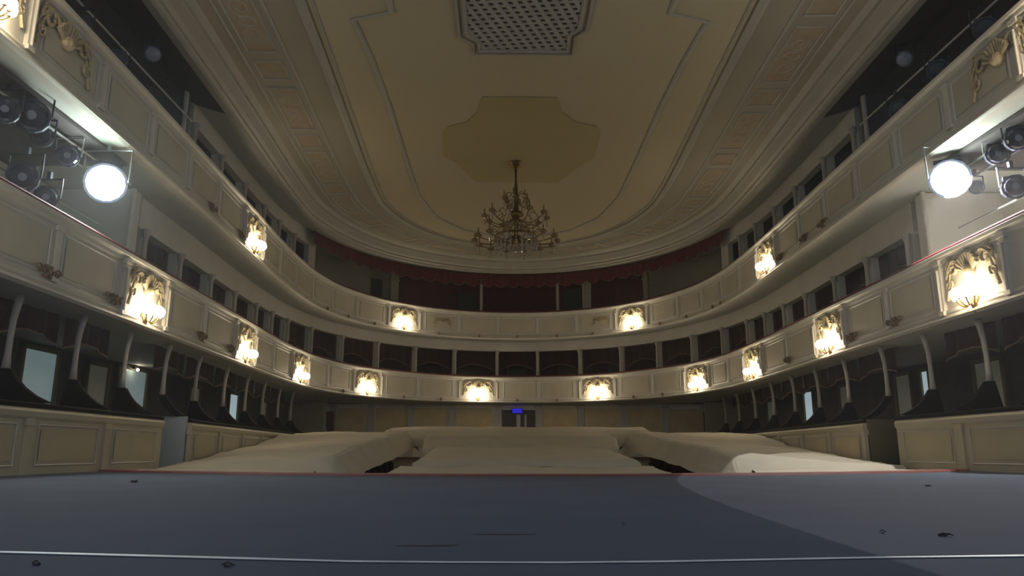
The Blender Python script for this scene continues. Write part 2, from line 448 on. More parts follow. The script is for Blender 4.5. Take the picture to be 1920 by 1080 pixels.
def place(o, s, z, parent, off=0.0, first=[]):
    x, y = P(s, off)
    if o.name in first or o.get('_used'):
        c = o.copy(); COL.objects.link(c)
    else: c = o; o['_used'] = 1
    c.parent = parent; c.location = (x, y, z); c.rotation_euler = (0, 0, ang(s))
    return c

sconce0 = None
def make_sconce():
    t = thing('wall_sconce', 'x', 'lamp')
    bm = bmesh.new(); lathe(bm, [(.12, 0), (.11, .03), (.05, .05)], 12, mtx=Matrix.Rotation(PI / 2, 4, 'X')); sphere(bm, (0, -.05, .16), .05, 6)
    tube(bm, [(0, -.03, -.2), (0, -.05, .2)], [.02, .035], 6); link('backplate', bm, M['brass'], t)
    for k, (dx, dy) in enumerate(((-.24, -.14), (-.13, -.21), (0, -.24), (.13, -.21), (.24, -.14))):
        bm = bmesh.new()
        tube(bm, [(dx * u, -.04 + (dy + .04) * u, -.10 * math.sin(PI * u) + .02 * u) for u in [j / 8 for j in range(9)]], .012, 5)
        lathe(bm, [(.01, .0), (.045, .02), (.05, .035), (.02, .04)], 8, (dx, dy, .01))
        a = link('arm', bm, M['brass'], t)
        bm = bmesh.new(); sphere(bm, (dx, dy, .115), .09, 8, 1.1); link('bulb', bm, M['bulb'], a)
    return t
def add_sconce(s, z, label, cat_group, power):
    global sconce0
    x, y = P(s, -.03)
    if sconce0 is None: sconce0 = make_sconce(); t = sconce0
    else: t = dup(sconce0)
    t.location = (x, y, z); t.rotation_euler = (0, 0, ang(s)); t['label'] = label; t['group'] = cat_group
    l = bpy.data.lights.new('sconce_light', 'POINT'); l.energy = power; l.color = (1, .84, .62); l.shadow_soft_size = .09
    o = bpy.data.objects.new('sconce_light', l); COL.objects.link(o)
    lx, ly = P(s, -.40); o.location = (lx, ly, z + .04)
    return t

# ------------------------------------------------------------------ balconies
def balcony(label, z0, h, lamps, extra_panels):
    z1 = z0 + h
    t = thing('balcony', label, 'balcony', (0, 0, 0))
    prof = [(.12, z0), (-.03, z0), (-.07, z0 + .03), (-.07, z0 + .07), (-.03, z0 + .10), (-.05, z0 + .13), (-.03, z0 + .18), (0, z0 + .2), (0, z1 - .18), (-.03, z1 - .16),
            (-.04, z1 - .11), (-.10, z1 - .08), (-.11, z1 - .03), (-.05, z1), (.12, z1)]
    sw('parapet', prof, S0, S1, M['cream'], t, step=.3)
    sw('handrail', [(-.02, z1), (-.05, z1 + .03), (-.02, z1 + .06), (.12, z1 + .06), (.14, z1 + .02), (.13, z1)], S0, S1, M['plush'], t, step=.4)
    sw('floor_slab', rect(.1, 3.6, z0 + .02, z0 + .22), S0, S1, M['soffit'], t, step=.6)
    sw('lip_moulding', rect(-.085, -.06, z0 + .035, z0 + .065), S0, S1, M['cream_pale'], t, step=.4)
    zc = z0 + .19 + (h - .19 - .16) / 2
    global proto_pil
    if proto_pil is None: proto_pil = link('pilaster_strip', pil_mesh(-.40, .40), M['cream_pale'])
    ls = [s_of(px, z0 + .35, -.2) for px in lamps]
    ls.sort()
    for s in ls:
        place(proto_scroll, s, zc + .04, t, -.01); place(proto_frame, s, zc, t, 0)
    # plain panels between the lamp panels
    marks = ls
    for a, b in zip(marks, marks[1:]):
        a2, b2 = a + 1.0, b - 1.0; L = b2 - a2
        if L < .6: continue
        n = max(1, round(L / 1.75))
        for k in range(n + 1):
            if 0 < k < n: place(proto_pil, a2 + L * k / n, zc, t, 0)
        for k in range(n):
            sc = a2 + L * (k + .5) / n; pl = L / n - .34
            bm = bmesh.new()
            N = 5
            for zz in (-.33, .33):
                tube(bm, [(*P(sc - pl / 2 + pl * j / N, -.005), zc + zz) for j in range(N + 1)], .015, 4)
            for u in (-1, 1):
                tube(bm, [(*P(sc + u * pl / 2, -.005), zc - .33), (*P(sc + u * pl / 2, -.005), zc + .33)], .015, 4)
            link('panel_frame', bm, M['cream_pale'], t)
            bm = bmesh.new()
            g = [[bm.verts.new((*P(sc - pl / 2 + .06 + (pl - .12) * j / N, -.012), zc + zz)) for j in range(N + 1)] for zz in (-.28, .28)]
            for j in range(N): bm.faces.new((g[0][j], g[0][j + 1], g[1][j + 1], g[1][j]))
            link('panel_field', bm, M['panel'], t)
    return t, ls, zc
balc1, ls1, zc1 = balcony('lower cream balcony curving round the hall directly over the stalls boxes', 2.43, 1.17,
                          [-160, 290, 472, 572, 695, 898, 1118, 1300, 1403, 1543, 1805], None)
balc2, ls2, zc2 = balcony('upper cream balcony front just below the ceiling, with a red valance behind its rear', 5.31, 1.24,
                          [0, 488, 762, 1180, 1427, 1975], None)
for z0, t, pxs in ((2.43, balc1, [85, 210, 375, 430, 1480, 1600, 1680]), (5.31, balc2, [395, 450, 1545, 1465, 1510])):
    for px in pxs:
        s = s_of(px, z0 + .3); place(proto_rosette, s, z0 + .30, t, -.01)
for px in (118, 1878):
    place(proto_scroll, s_of(px, 5.31 + .7), zc2 + .02, balc2, -.01)
for px in (828, 1128):
    c = place(proto_scroll, s_of(px, 5.31 + .6), zc2, balc2, -.01); c.scale = (.6, .6, .5)
for px in [610, 650, 700, 820, 898, 970, 1045, 1113, 1240, 1290, 1340, 1355]:
    s = s_of(px, 5.31 + .1); place(proto_stud, s, 5.31 + .12, balc2, -.05)
for px in [640, 755, 825, 970, 1045, 1190, 1245]:
    s = s_of(px, 2.43 + .1); place(proto_stud, s, 2.43 + .12, balc1, -.05)
where1 = ['unseen at the left end nearest the stage, kept for its light', 'on the lower left wing, first large lamp from the frame edge',  # first sconce stands out of frame, kept for the light it gives
          'on the lower left wing, second lamp before the curve', 'on the lower left wing, third lamp, at the start of the curve',
          'at the left corner of the lower balcony curve', 'left of the blue sign at the rear centre', 'right of the blue sign at the rear centre',
          'at the right corner of the lower balcony curve', 'on the lower right wing, smallest lamp, at the end of the curve',
          'on the lower right wing, middle of its three lamps', 'on the lower right wing, largest and nearest to the stage']
for s, wh in zip(ls1, where1):
    add_sconce(s, 2.43 + .20, 'lit sconce ' + wh, 'wall sconces on the lower balcony', SCONCE_W)
where2 = ['on the upper balcony above the left flood lamp', 'on the left wing of the upper balcony',
          'left of the chandelier on the rear of the upper balcony', 'right of the chandelier on the rear of the upper balcony',
          'on the right wing of the upper balcony', 'at the far right edge on the upper balcony']
for s, wh in zip(ls2, where2):
    add_sconce(s, 5.31 + .22, 'lit sconce ' + wh, 'wall sconces on the upper balcony', SCONCE_W)

# ------------------------------------------------------------------ tier one boxes: wall with openings, columns, curtains
def col_mesh(z0, z1, r=.055, base_=True):
    bm = bmesh.new()
    lathe(bm, [(r * 1.7, z0), (r * 1.7, z0 + .08), (r * 1.1, z0 + .12), (r, z0 + .18), (r * .9, z1 - .2), (r * 1.1, z1 - .16), (r * 1.6, z1 - .1), (r * 1.8, z1)], 10)
    return bm
OFF1 = .95
cpx1 = [258, 326, 385, 431, 472, 502, 532, 578, 637, 705, 777, 852, 932, 1008, 1088, 1166, 1236, 1302, 1360, 1408, 1442, 1478, 1520, 1575, 1637, 1715]
cs1 = [s_of(px, 4.3, OFF1) for px in cpx1]
arc = thing('box_arcade', 'grey cream wall of square openings behind the lower balcony rail', 'wall')
def zt(s): return 4.70 + .18 * max(0, min(1, (17 - abs(s)) / 7))
edges = [cs1[0] - .25] + cs1[1:-1] + [cs1[-1] + .25]
for a_, b_ in zip(edges, edges[1:]):
    sw('lintel', rect(OFF1 - .1, OFF1 + .12, zt((a_ + b_) / 2), 5.33), a_, b_, M['facade'], arc, step=.4)
sw('sill', rect(OFF1 - .08, OFF1 + .1, 2.65, 3.45), cs1[0] - .25, cs1[-1] + .25, M['facade'], arc, step=.4)
pc = link('column', col_mesh(3.45, 4.93, .055), M['column'], None)
for k, s in enumerate(cs1):
    c = pc if k == 0 else pc.copy()
    if k: COL.objects.link(c)
    c.parent = arc; x, y = P(s, OFF1 - .13); c.scale = (1, 1, (zt(s) + .02) / 4.93); c.location = (x, y, 0); c.rotation_euler = (0, 0, ang(s))
    bm = bmesh.new(); a0 = .07
    box(bm, -a0, a0, -.08, .1, 3.4, 4.72 + max(0, zt(s) - 4.72)); pier = link('pier', bm, M['facade'], arc); x, y = P(s, OFF1 + .03); pier.location = (x, y, 0); pier.rotation_euler = (0, 0, ang(s))
    pw = bmesh.new(); box(pw, -.04, .04, 0, 1.9, 2.65, 4.9); q = link('partition', pw, M['darkred_wall'], arc); x, y = P(s, OFF1 + .1); q.location = (x, y, 0); q.rotation_euler = (0, 0, ang(s))
sw('rear_lining', rect(3.1, 3.2, 2.65, 5.3), cs1[0] - 1, cs1[-1] + 1, M['darkred_wall'], arc, step=.6)
def valance(name, sa, sb, off, ztop, zside, zmid, folds, label, group, amp=.04, inv=1, trim=True, m='red', nswag=1):
    N = max(10, folds * 4); bm = bmesh.new(); up = []; dn = []; lowpts = []
    for k in range(N + 1):
        u = k / N; s = sa + (sb - sa) * u
        wv = amp * math.sin(u * folds * 2 * PI)
        v_ = (u * nswag) % 1 if u < 1 else 1
        zz = zside + (zmid - zside) * math.sin(PI * v_)
        up.append(bm.verts.new((*P(s, off + wv * .5), ztop))); p = (*P(s, off + wv), zz); dn.append(bm.verts.new(p)); lowpts.append(p)
    mid = [bm.verts.new(((a.co + b.co) / 2)) for a, b in zip(up, dn)]
    for k in range(N):
        bm.faces.new((up[k], up[k + 1], mid[k + 1], mid[k])); bm.faces.new((mid[k], mid[k + 1], dn[k + 1], dn[k]))
    r = bmesh.ops.solidify(bm, geom=bm.faces[:], thickness=.015)
    o = link(name, bm, M[m]); tag(o, label, 'curtain', group)
    if trim:
        bm = bmesh.new(); tube(bm, lowpts, .016, 5); link('braid_trim', bm, M['braid'], o)
    return o
nb = len(cs1) - 1
centre_k = 12
def bay_words(k):
    if k < 8: return '%s box of the left wing counting from the stage' % NUM[k]
    if k < 17:
        return ['rear left box before the curve', 'rear box far left of the centre', 'rear box left of centre by two', 'rear box just left of the centre box', 'rear centre box over the blue sign',
                'rear box just right of the centre box', 'rear box right of centre by two', 'rear box far right of the centre', 'rear right box after the curve'][k - 8]
    return '%s box of the right wing counting from the curve' % NUM[k - 17]
for k in range(nb):
    a, b = cs1[k] + .12, cs1[k + 1] - .12
    zq = zt((a + b) / 2); valance('box_curtain', a, b, OFF1 + .22, zq + .03, 4.02, 4.28, 4, 'red swagged curtain, ' + bay_words(k), 'dark red curtains in the lower balcony boxes')
# green-dark doors at the back of the rear boxes
dn_ = 0
for k in range(7, 18):
    dn_ += 1
    sm = (cs1[k] + cs1[k + 1]) / 2
    bm = bmesh.new(); box(bm, -.45, .45, -.06, 0, 2.66, 4.55); d = struct(link('door_%d' % dn_, bm, M['door_dark'])); x, y = P(sm, 3.08); d.location = (x, y, 0); d.rotation_euler = (0, 0, ang(sm))
    bm = bmesh.new(); box(bm, -.52, -.45, -.1, 0, 2.66, 4.6); box(bm, .45, .52, -.1, 0, 2.66, 4.6); box(bm, -.52, .52, -.1, 0, 4.55, 4.63); link('door_frame', bm, M['olivedark'], d)

# ------------------------------------------------------------------ tier two gallery
OFF2 = .95
cpx2L = [353, 405, 450, 487, 516, 545]; cpx2R = [1394, 1424, 1460, 1500, 1555, 1612]
cs2L = [s_of(px, 7.5, OFF2) for px in cpx2L]; cs2R = [s_of(px, 7.5, OFF2) for px in cpx2R]
sL_end = s_of(582, 7.5, OFF2); sR_end = s_of(1360, 7.5, OFF2)
pc2 = link('column', col_mesh(6.2, 7.96, .06), M['column'], None); first = True
for lab, cs, ends in (('grey wall with square openings above the left wing of the upper balcony', cs2L, (cs2L[0] - .1, sL_end)),
                      ('grey wall with square openings above the right wing of the upper balcony', cs2R, (sR_end, cs2R[-1] + .1))):
    g2 = thing('gallery_wall', lab, 'wall')
    sw('lintel', rect(OFF2 - .1, OFF2 + .12, 7.95, 8.5), ends[0], ends[1], M['facade'], g2)
    sw('sill', rect(OFF2 - .08, OFF2 + .1, 5.55, 6.3), ends[0], ends[1], M['facade'], g2)
    for s in cs:
        c = pc2 if first else pc2.copy()
        if not first: COL.objects.link(c)
        first = False
        c.parent = g2; x, y = P(s, OFF2 - .13); c.location = (x, y, 0); c.rotation_euler = (0, 0, ang(s))
        bm = bmesh.new(); box(bm, -.1, .1, -.08, .1, 6.2, 7.96); pier = link('pier', bm, M['facade'], g2); x, y = P(s, OFF2 + .03); pier.location = (x, y, 0); pier.rotation_euler = (0, 0, ang(s))
    for s in cs + [ends[1] if cs is cs2L else ends[0]]:
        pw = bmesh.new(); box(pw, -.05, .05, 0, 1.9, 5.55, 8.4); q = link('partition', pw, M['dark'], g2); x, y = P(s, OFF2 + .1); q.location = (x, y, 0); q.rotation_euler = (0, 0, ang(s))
# sloping soffit of the gallery behind the ceiling edge
TR = [(.1, 8.21), (1.0, 8.48), (4.2, 8.85), (4.2, 8.95), (1.0, 8.6), (.1, 8.3)]
for nm_, a_, b_, mm in (('trim_3', cs2L[0], cs2R[-1], 'soffit'), ('trim_4', S0, cs2L[0] - .01, 'dark'), ('trim_5', cs2R[-1] + .01, S1, 'dark')):
    struct(sw(nm_, TR, a_, b_, M[mm], None, step=.5, offf=lambda s: ceil_off(s)))
# rear gallery: piers, red lining, valance
rg = thing('rear_gallery_wall', 'dark red back wall and pale piers behind the rear of the upper balcony', 'wall')
sw('red_lining', rect(3.2, 3.3, 5.55, 8.8), s_of(735, 7.5, 3), s_of(1212, 7.5, 3), M['darkred_wall'], rg, step=.6)
sw('olive_lining', rect(3.1, 3.2, 5.55, 8.8), s_of(560, 7.5, 3), s_of(735, 7.5, 3), M['olivewall'], rg, step=.6)
sw('olive_lining', rect(3.1, 3.2, 5.55, 8.8), s_of(1212, 7.5, 3), s_of(1370, 7.5, 3), M['olivewall'], rg, step=.6)
def pier_at(px, wd, m, off=1.0, z0=5.55, z1=8.5, dep=.2):
    s = s_of(px, 7.5, off); bm = bmesh.new(); box(bm, -wd / 2, wd / 2, -dep / 2, dep / 2, z0, z1); box(bm, -wd / 2 - .04, wd / 2 + .04, -dep / 2 - .04, dep / 2 + .04, z1 - .45, z1 - .36)
    o = link('pier', bm, m, rg); x, y = P(s, off); o.location = (x, y, 0); o.rotation_euler = (0, 0, ang(s)); return o
pier_at(580, .55, M['facade']); pier_at(1364, .55, M['facade'])
pier_at(738, .42, M['olivewall'], 2.2); pier_at(1212, .22, M['olivewall'], 2.2)
pier_at(902, .12, M['column']); pier_at(1046, .12, M['column'])
s = s_of(1100, 7.5, 1.6)
bm = bmesh.new()
for k in range(9):
    x = -.17 + .34 * k / 8
    tube(bm, [(x, .02 * math.sin(k * 2), 5.6), (x * 1.25, .03 * math.cos(k * 2), 8.5)], .03, 5)
box(bm, -.19, .19, .02, .04, 5.6, 8.5)
o = link('side_drape', bm, M['whitecurtain'], None); x, y = P(s, 1.6); o.location = (x, y, 0); o.rotation_euler = (0, 0, ang(s))
tag(o, 'narrow pale yellow curtain beside the dark opening of the upper rear gallery', 'curtain')
for nm, px, w_, mt, z1 in (('door_21', 875, .95, 'door_dark', 8.0), ('door_22', 1073, .9, 'door_dark', 8.25), ('door_23', 705, .6, 'dark', 8.25)):
    s = s_of(px, 7.2, 3.05); bm = bmesh.new(); box(bm, -w_ / 2, w_ / 2, -.08, 0, 5.56, z1); d = struct(link(nm, bm, M[mt])); x, y = P(s, 3.1); d.location = (x, y, 0); d.rotation_euler = (0, 0, ang(s))
    bm = bmesh.new(); sphere(bm, (w_ / 2 - .1, -.12, 6.6), .03, 6); link('door_knob', bm, M['brass'], d)
# long scalloped valance in sections
vp = [s_of(px, 8.3, .55) for px in (588, 660, 738, 820, 902, 975, 1046, 1125, 1212, 1290, 1355)]
vw = ['at its left end', 'second from its left end', 'above the left olive pier', 'left of the chandelier', 'just left of centre under the chandelier', 'just right of centre under the chandelier',
      'above the pale side curtain', 'right of the pale side curtain', 'second from its right end', 'at its right end']
for k in range(10):
    valance('gallery_valance', vp[k] + .02, vp[k + 1] - .02, .55, 8.46, 8.02, 7.86, 6, 'red scalloped valance of the upper gallery, ' + vw[k], 'scalloped valances under the ceiling edge', amp=.035, nswag=3, m='red_lifted')

# ------------------------------------------------------------------ stalls boxes (both sides)
def poff(y): return 0.0
def wall_x(side, y):      # front of the stalls boxes
    return side * (6.9 + max(0, (y - 15.4)) * .075)
RAIL = .88
def side_boxes(side):
    sd = 'left' if side < 0 else 'right'
    segs = [('stage end', 8.2, 14.25), ('hall', 15.55, 33.6)]
    for si, (wn, ya, yb) in enumerate(segs):
        t = thing('box_parapet', ('cream parapet of the %s stalls boxes, short section beside the stage' if si == 0 else 'cream parapet of the %s stalls boxes, long section beside the sheeted seats') % sd, 'parapet')
        pr = [(-.02, -1.15), (-.02, RAIL - .16), (-.05, RAIL - .12), (-.06, RAIL - .05), (-.02, RAIL), (.16, RAIL), (.16, -1.15)]
        bm = bmesh.new(); rings = []
        n = int((yb - ya) / .6)
        for k in range(n + 1):
            y = ya + (yb - ya) * k / n
            rings.append([bm.verts.new((wall_x(side, y) + side * o_, y, z)) for o_, z in pr])
        for a, b in zip(rings, rings[1:]):
            for k in range(len(pr)): bm.faces.new((a[k], a[(k + 1) % len(pr)], b[(k + 1) % len(pr)], b[k]))
        bm.faces.new(rings[0]); bm.faces.new(rings[-1])
        link('parapet_wall', bm, M['stalls'], t)
        bm = bmesh.new(); rings = []
        for k in range(n + 1):
            y = ya + (yb - ya) * k / n
            rings.append([bm.verts.new((wall_x(side, y) + side * o_, y, z)) for o_, z in ((-.03, RAIL), (-.04, RAIL + .05), (.06, RAIL + .08), (.17, RAIL + .05), (.18, RAIL))])
        for a, b in zip(rings, rings[1:]):
            for k in range(5): bm.faces.new((a[k], a[(k + 1) % 5], b[(k + 1) % 5], b[k]))
        bm.faces.new(rings[0]); bm.faces.new(rings[-1])
        link('armrest_rail', bm, M['black'], t)
        # panels and pilaster strips
        m_ = 3 if si == 0 else 9
        L = (yb - ya) / m_
        for k in range(m_):
            y0 = ya + L * k; y1 = y0 + L; x0 = wall_x(side, y0); x1 = wall_x(side, y1)
            a_ = math.atan2(x1 - x0, y1 - y0)
            bm = bmesh.new(); Mx = Matrix.Translation((x0 - side * .02, y0, 0)) @ Matrix.Rotation(-a_, 4, 'Z')
            Lh = L
            box(bm, -.035, .035, -.06, .06, -1.1, RAIL - .15, 0, Mx); box(bm, -.05, .05, -.08, .08, RAIL - .24, RAIL - .14, 0, Mx)
            link('pilaster_strip', bm, M['stalls'], t)
            bm = bmesh.new()
            zA, zB = .12, .66
            f = lambda yy, zz: Mx @ Vector((-side * .01, yy, zz))
            tube(bm, [f(.24, zA), f(Lh - .24, zA), f(Lh - .24, zB), f(.24, zB)], .013, 4, closed=True)
            link('panel_frame', bm, M['cream_pale'], t)
            bm = bmesh.new(); bm.faces.new([bm.verts.new(f(*q)) for q in ((.3, zA + .06), (Lh - .3, zA + .06), (Lh - .3, zB - .06), (.3, zB - .06))])
            link('panel_field', bm, M['panel2'], t)
    # box rear wall and ceiling lining
    # dividers and columns
    cpx = [18, 142, 233, 308, 367, 420, 460, 492, 521, 545] if side < 0 else [1850, 1745, 1662, 1590, 1535, 1490, 1451, 1416, 1386, 1361]
    def y_of(px):
        lo, hi = 5., 33.
        for _ in range(40):
            m_ = (lo + hi) / 2
            if abs(proj(wall_x(side, m_) + side * .47, m_, 1.8)[0] - 960) > abs(px - 960): lo = m_
            else: hi = m_
        return lo
    ys = [y_of(p) for p in cpx] if side < 0 else [y_of(p) for p in cpx]
    ys = [ys[0] - 1.7] + ys
    nm = ['seen largest, nearest the stage', 'second from the stage', 'third from the stage', 'fourth from the stage, before the side exit', 'just past the side exit', 'second past the side exit',
          'third past the side exit', 'fourth past the side exit', 'fifth past the side exit', 'sixth past the side exit', 'farthest from the stage']
    for k, y in enumerate(ys):
        xw = wall_x(side, y)
        bm = bmesh.new()
        bk = 9.95 - abs(xw)
        pr2 = [(bk, -1.1), (bk, .85), (1.2, .85), (.62, .95), (.53, 1.42), (.42, 1.42), (.36, 1.28), (.30, 1.18), (.20, 1.07), (.10, 1.0), (.04, .975), (.22, .965), (.22, -1.1)]
        if (k == 4 and side < 0) or (k == 4 and side > 0 and False) or (k == 3 and side > 0): pr2 = [(.42, 1.42), (.36, 1.28), (.30, 1.18), (.20, 1.07), (.10, 1.0), (.04, .985), (.05, .965), (.16, .965), (.28, 1.02), (.38, 1.12), (.47, 1.28), (.53, 1.42)]
        sl = lambda o_: (.47 - o_) * 1.15 if o_ < .47 else 0
        A = [bm.verts.new((xw + side * o_, y - .045 + sl(o_), z)) for o_, z in pr2]; B = [bm.verts.new((xw + side * o_, y + .045 + sl(o_), z)) for o_, z in pr2]
        bm.faces.new(A); bm.faces.new(B[::-1])
        for j in range(len(pr2)): bm.faces.new((A[j], A[(j + 1) % len(A)], B[(j + 1) % len(A)], B[j]))
        t = link('box_divider', bm, M['black']); tag(t, 'curved black divider of the %s stalls boxes, %s' % (sd, nm[k]), 'divider', 'curved dividers of the %s stalls boxes' % sd)
        if y < 8.0: continue
        bm = bmesh.new()
        tube(bm, [(xw + side * (.47 + dx), y, z) for dx, z in ((0, 1.42), (0.0, 1.6), (.0, 1.85), (-.01, 2.1), (-.035, 2.28), (-.07, 2.46))], [.06, .045, .042, .045, .05, .06], 8)
        tag(link('box_column', bm, M['column'], smooth=True), 'slim pale column of the %s stalls boxes, %s' % (sd, nm[k]), 'column', 'slim columns of the %s stalls boxes' % sd)
    # curtains between columns
    for k in range(len(ys) - 1):
        ya, yb = ys[k] + .08, ys[k + 1] - .08
        if (k == 3 and side < 0) or (k == 2 and side > 0): continue
        N = 16; bm = bmesh.new(); U = []; D = []; low_ = []
        for j in range(N + 1):
            u = j / N; y = ya + (yb - ya) * u; x = wall_x(side, y) + side * (.75 + .03 * math.sin(u * 8 * PI))
            z = 1.92 + .16 * math.sin(PI * u)
            U.append(bm.verts.new((x, y, 2.44))); D.append(bm.verts.new((x, y, z))); low_.append((x - side * .01, y, z))
        for j in range(N): bm.faces.new((U[j], U[j + 1], D[j + 1], D[j]))
        bmesh.ops.solidify(bm, geom=bm.faces[:], thickness=.015)
        o = link('stalls_box_curtain', bm, M['red']); tag(o, 'dark red curtain in the %s stalls box %s' % (sd, ['nearest the stage', 'second from the stage', 'third from the stage', '',
              'just past the side exit', 'second past the side exit', 'third past the side exit', 'fourth past the side exit', 'fifth past the side exit', 'farthest from the stage'][k]), 'curtain', 'curtains of the %s stalls boxes' % sd)
        bm = bmesh.new(); tube(bm, low_, .018, 5); link('braid_trim', bm, M['braid'], o)
side_boxes(-1); side_boxes(1)
# back linings of the stalls boxes with their doors
for side, nm in ((-1, 'wall_left_inner'), (1, 'wall_right_inner')):
    bm = bmesh.new(); x = side * 10.0
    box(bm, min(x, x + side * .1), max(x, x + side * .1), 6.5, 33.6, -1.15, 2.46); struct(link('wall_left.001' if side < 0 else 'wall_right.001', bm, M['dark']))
dno = 30
def side_door(side, y0, y1, z0, z1, glass, frame='olivedark'):  # door panel glows as if corridor light came through
    global dno
    dno += 1
    bm = bmesh.new(); x = side * 9.99
    box(bm, min(x, x - side * .03), max(x, x - side * .03), y0, y1, z0, z1); d = struct(link('door_%d' % dno, bm, M[glass]))
    bm = bmesh.new(); xa, xb = sorted((x, x - side * .08))
    for a, b, c, e in ((y0 - .09, y0, z0, z1 + .09), (y1, y1 + .09, z0, z1 + .09), (y0 - .09, y1 + .09, z1, z1 + .09), (y0, y1, (z0 + z1) / 2 - .03, (z0 + z1) / 2 + .03)): box(bm, xa, xb, a, b, c, e)
    link('door_frame', bm, M[frame], d)
side_door(-1, 14.75, 15.85, -.1, 2.3, 'doorglow'); side_door(-1, 17.1, 17.95, -.1, 2.25, 'doorglow_dim'); side_door(-1, 18.5, 19.9, -.1, 2.33, 'doorglow')
side_door(-1, 22.8, 23.5, -.1, 2.2, 'doorglow_dim'); side_door(-1, 26.1, 26.9, -.1, 2.25, 'doorglow2'); side_door(-1, 29.4, 30.2, -.1, 2.2, 'doorglow_dim')
side_door(1, 25.4, 26.1, -.1, 2.3, 'doorglow2'); side_door(1, 18.35, 18.65, -.1, 2.25, 'doorglow2'); side_door(1, 15.6, 16.5, -.1, 2.2, 'doorglow_dim'); side_door(1, 19.2, 19.9, -.1, 2.25, 'doorglow_dim')
side_door(1, 22.6, 23.3, -.1, 2.25, 'doorglow_dim'); side_door(1, 29.0, 29.8, -.1, 2.2, 'doorglow_dim')
# passage cheeks behind the gaps in the parapets
bm = bmesh.new(); box(bm, -8.3, -6.95, 15.45, 15.53, -1.1, 1.0); struct(link('door_51', bm, M['greydoor']))
bm = bmesh.new(); box(bm, 6.95, 7.75, 15.5, 15.56, -1.1, .95); struct(link('door_52', bm, M['olivedark']))

# ------------------------------------------------------------------ rear wall under the lower balcony
YB = 35.3
bm = bmesh.new(); box(bm, -8.75, 9.35, YB, YB + .15, -.1, 2.47); rw = struct(link('wall_rear', bm, M['rearwall']))
def wx(px, y=YB, z=2.0):       # world x of something seen at this column of the photo on the rear wall
    lo, hi = -12., 12.
    for _ in range(40):
        m_ = (lo + hi) / 2
        if proj(m_, y, z)[0] < px: lo = m_
        else: hi = m_
    return lo
for a, b in ((632, 688), (704, 762), (778, 840), (856, 922), (1018, 1082), (1096, 1160), (1178, 1240), (1256, 1316)):
    bm = bmesh.new(); x0, x1 = wx(a), wx(b); box(bm, x0, x1, YB - .02, YB, .5, 2.28); o = link('mustard_panel', bm, M['rearpanel'], rw)
    bm = bmesh.new(); tube(bm, [(x0, YB - .03, .5), (x1, YB - .03, .5), (x1, YB - .03, 2.28), (x0, YB - .03, 2.28)], .03, 4, closed=True); link('panel_frame', bm, M['rearwall'], o)
for a in (625, 696, 770, 848, 932, 1010, 1089, 1169, 1248, 1322):
    bm = bmesh.new(); x = wx(a); box(bm, x - .13, x + .13, YB - .08, YB, -.1, 2.46); box(bm, x - .18, x + .18, YB - .11, YB, 2.3, 2.4); link('pilaster', bm, M['facade'], rw)
x0, x1 = wx(941), wx(1003)
bm = bmesh.new(); box(bm, x0, x1, YB - .04, YB, 0, 2.2); d = struct(link('door_61', bm, M['dark']))
bm = bmesh.new(); xm = wx(972); box(bm, xm - .09, xm + .09, YB - .09, YB - .04, 0, 1.98); box(bm, xm + .28, xm + .38, YB - .08, YB - .04, 0, 1.98); link('door_leaf_edge', bm, M['cream_pale'], d)
bm = bmesh.new(); box(bm, x0, x1, YB - .1, YB - .04, 1.99, 2.03); link('transom', bm, M['olivedark'], d)
bm = bmesh.new(); box(bm, xm - .29, xm + .17, YB - .22, YB - .12, 2.06, 2.26)
sg = thing('exit_sign', 'small glowing blue sign above the dark rear doorway', 'sign', (0, 0, 0)); link('lit_face', bm, M['blueglow'], sg)
bm = bmesh.new(); box(bm, xm - .31, xm + .19, YB - .12, YB - .04, 2.04, 2.28); link('sign_box', bm, M['black'], sg)
for px, w_ in ((616, .34), (1331, .34)):
    bm = bmesh.new(); x = wx(px, YB - .6); box(bm, x - w_ / 2, x + w_ / 2, YB - .7, YB - .1, -.1, 2.1); struct(link('door_%d' % (62 if px < 900 else 63), bm, M['darkred_wall']))
for px in (607, 1340):
    bm = bmesh.new(); x = wx(px, 33.9); lathe(bm, [(.17, 1.2), (.17, 1.35), (.12, 1.4), (.11, 2.25), (.15, 2.3), (.17, 2.44)], 10, (x, 33.9, 0)); box(bm, x - .14, x + .14, 33.76, 34.04, -.1, 1.2)
    tag(link('corner_column', bm, M['column']), 'pale round column at the rear %s corner, end of the stalls box rail' % ('left' if px < 900 else 'right'), 'column')
# olive screens closing the box rows at the rear
for side in (-1, 1):
    bm = bmesh.new(); xa, xb = sorted((side * 8.45, side * 10)); box(bm, xa, xb, 33.5, 33.6, -.1, 2.46); struct(link('wall_left.002' if side < 0 else 'wall_right.002', bm, M['olivewall']))
# tiny lamp over the left side exit
bm = bmesh.new(); sphere(bm, (-9.8, 19.1, 2.33), .035, 6); lp = thing('exit_lamp', 'tiny white light over the lit side doorway in the left stalls boxes', 'lamp'); link('bulb', bm, M['bulb'], lp)
bm = bmesh.new(); box(bm, -9.97, -9.83, 19.02, 19.18, 2.35, 2.42); link('lamp_base', bm, M['black'], lp)

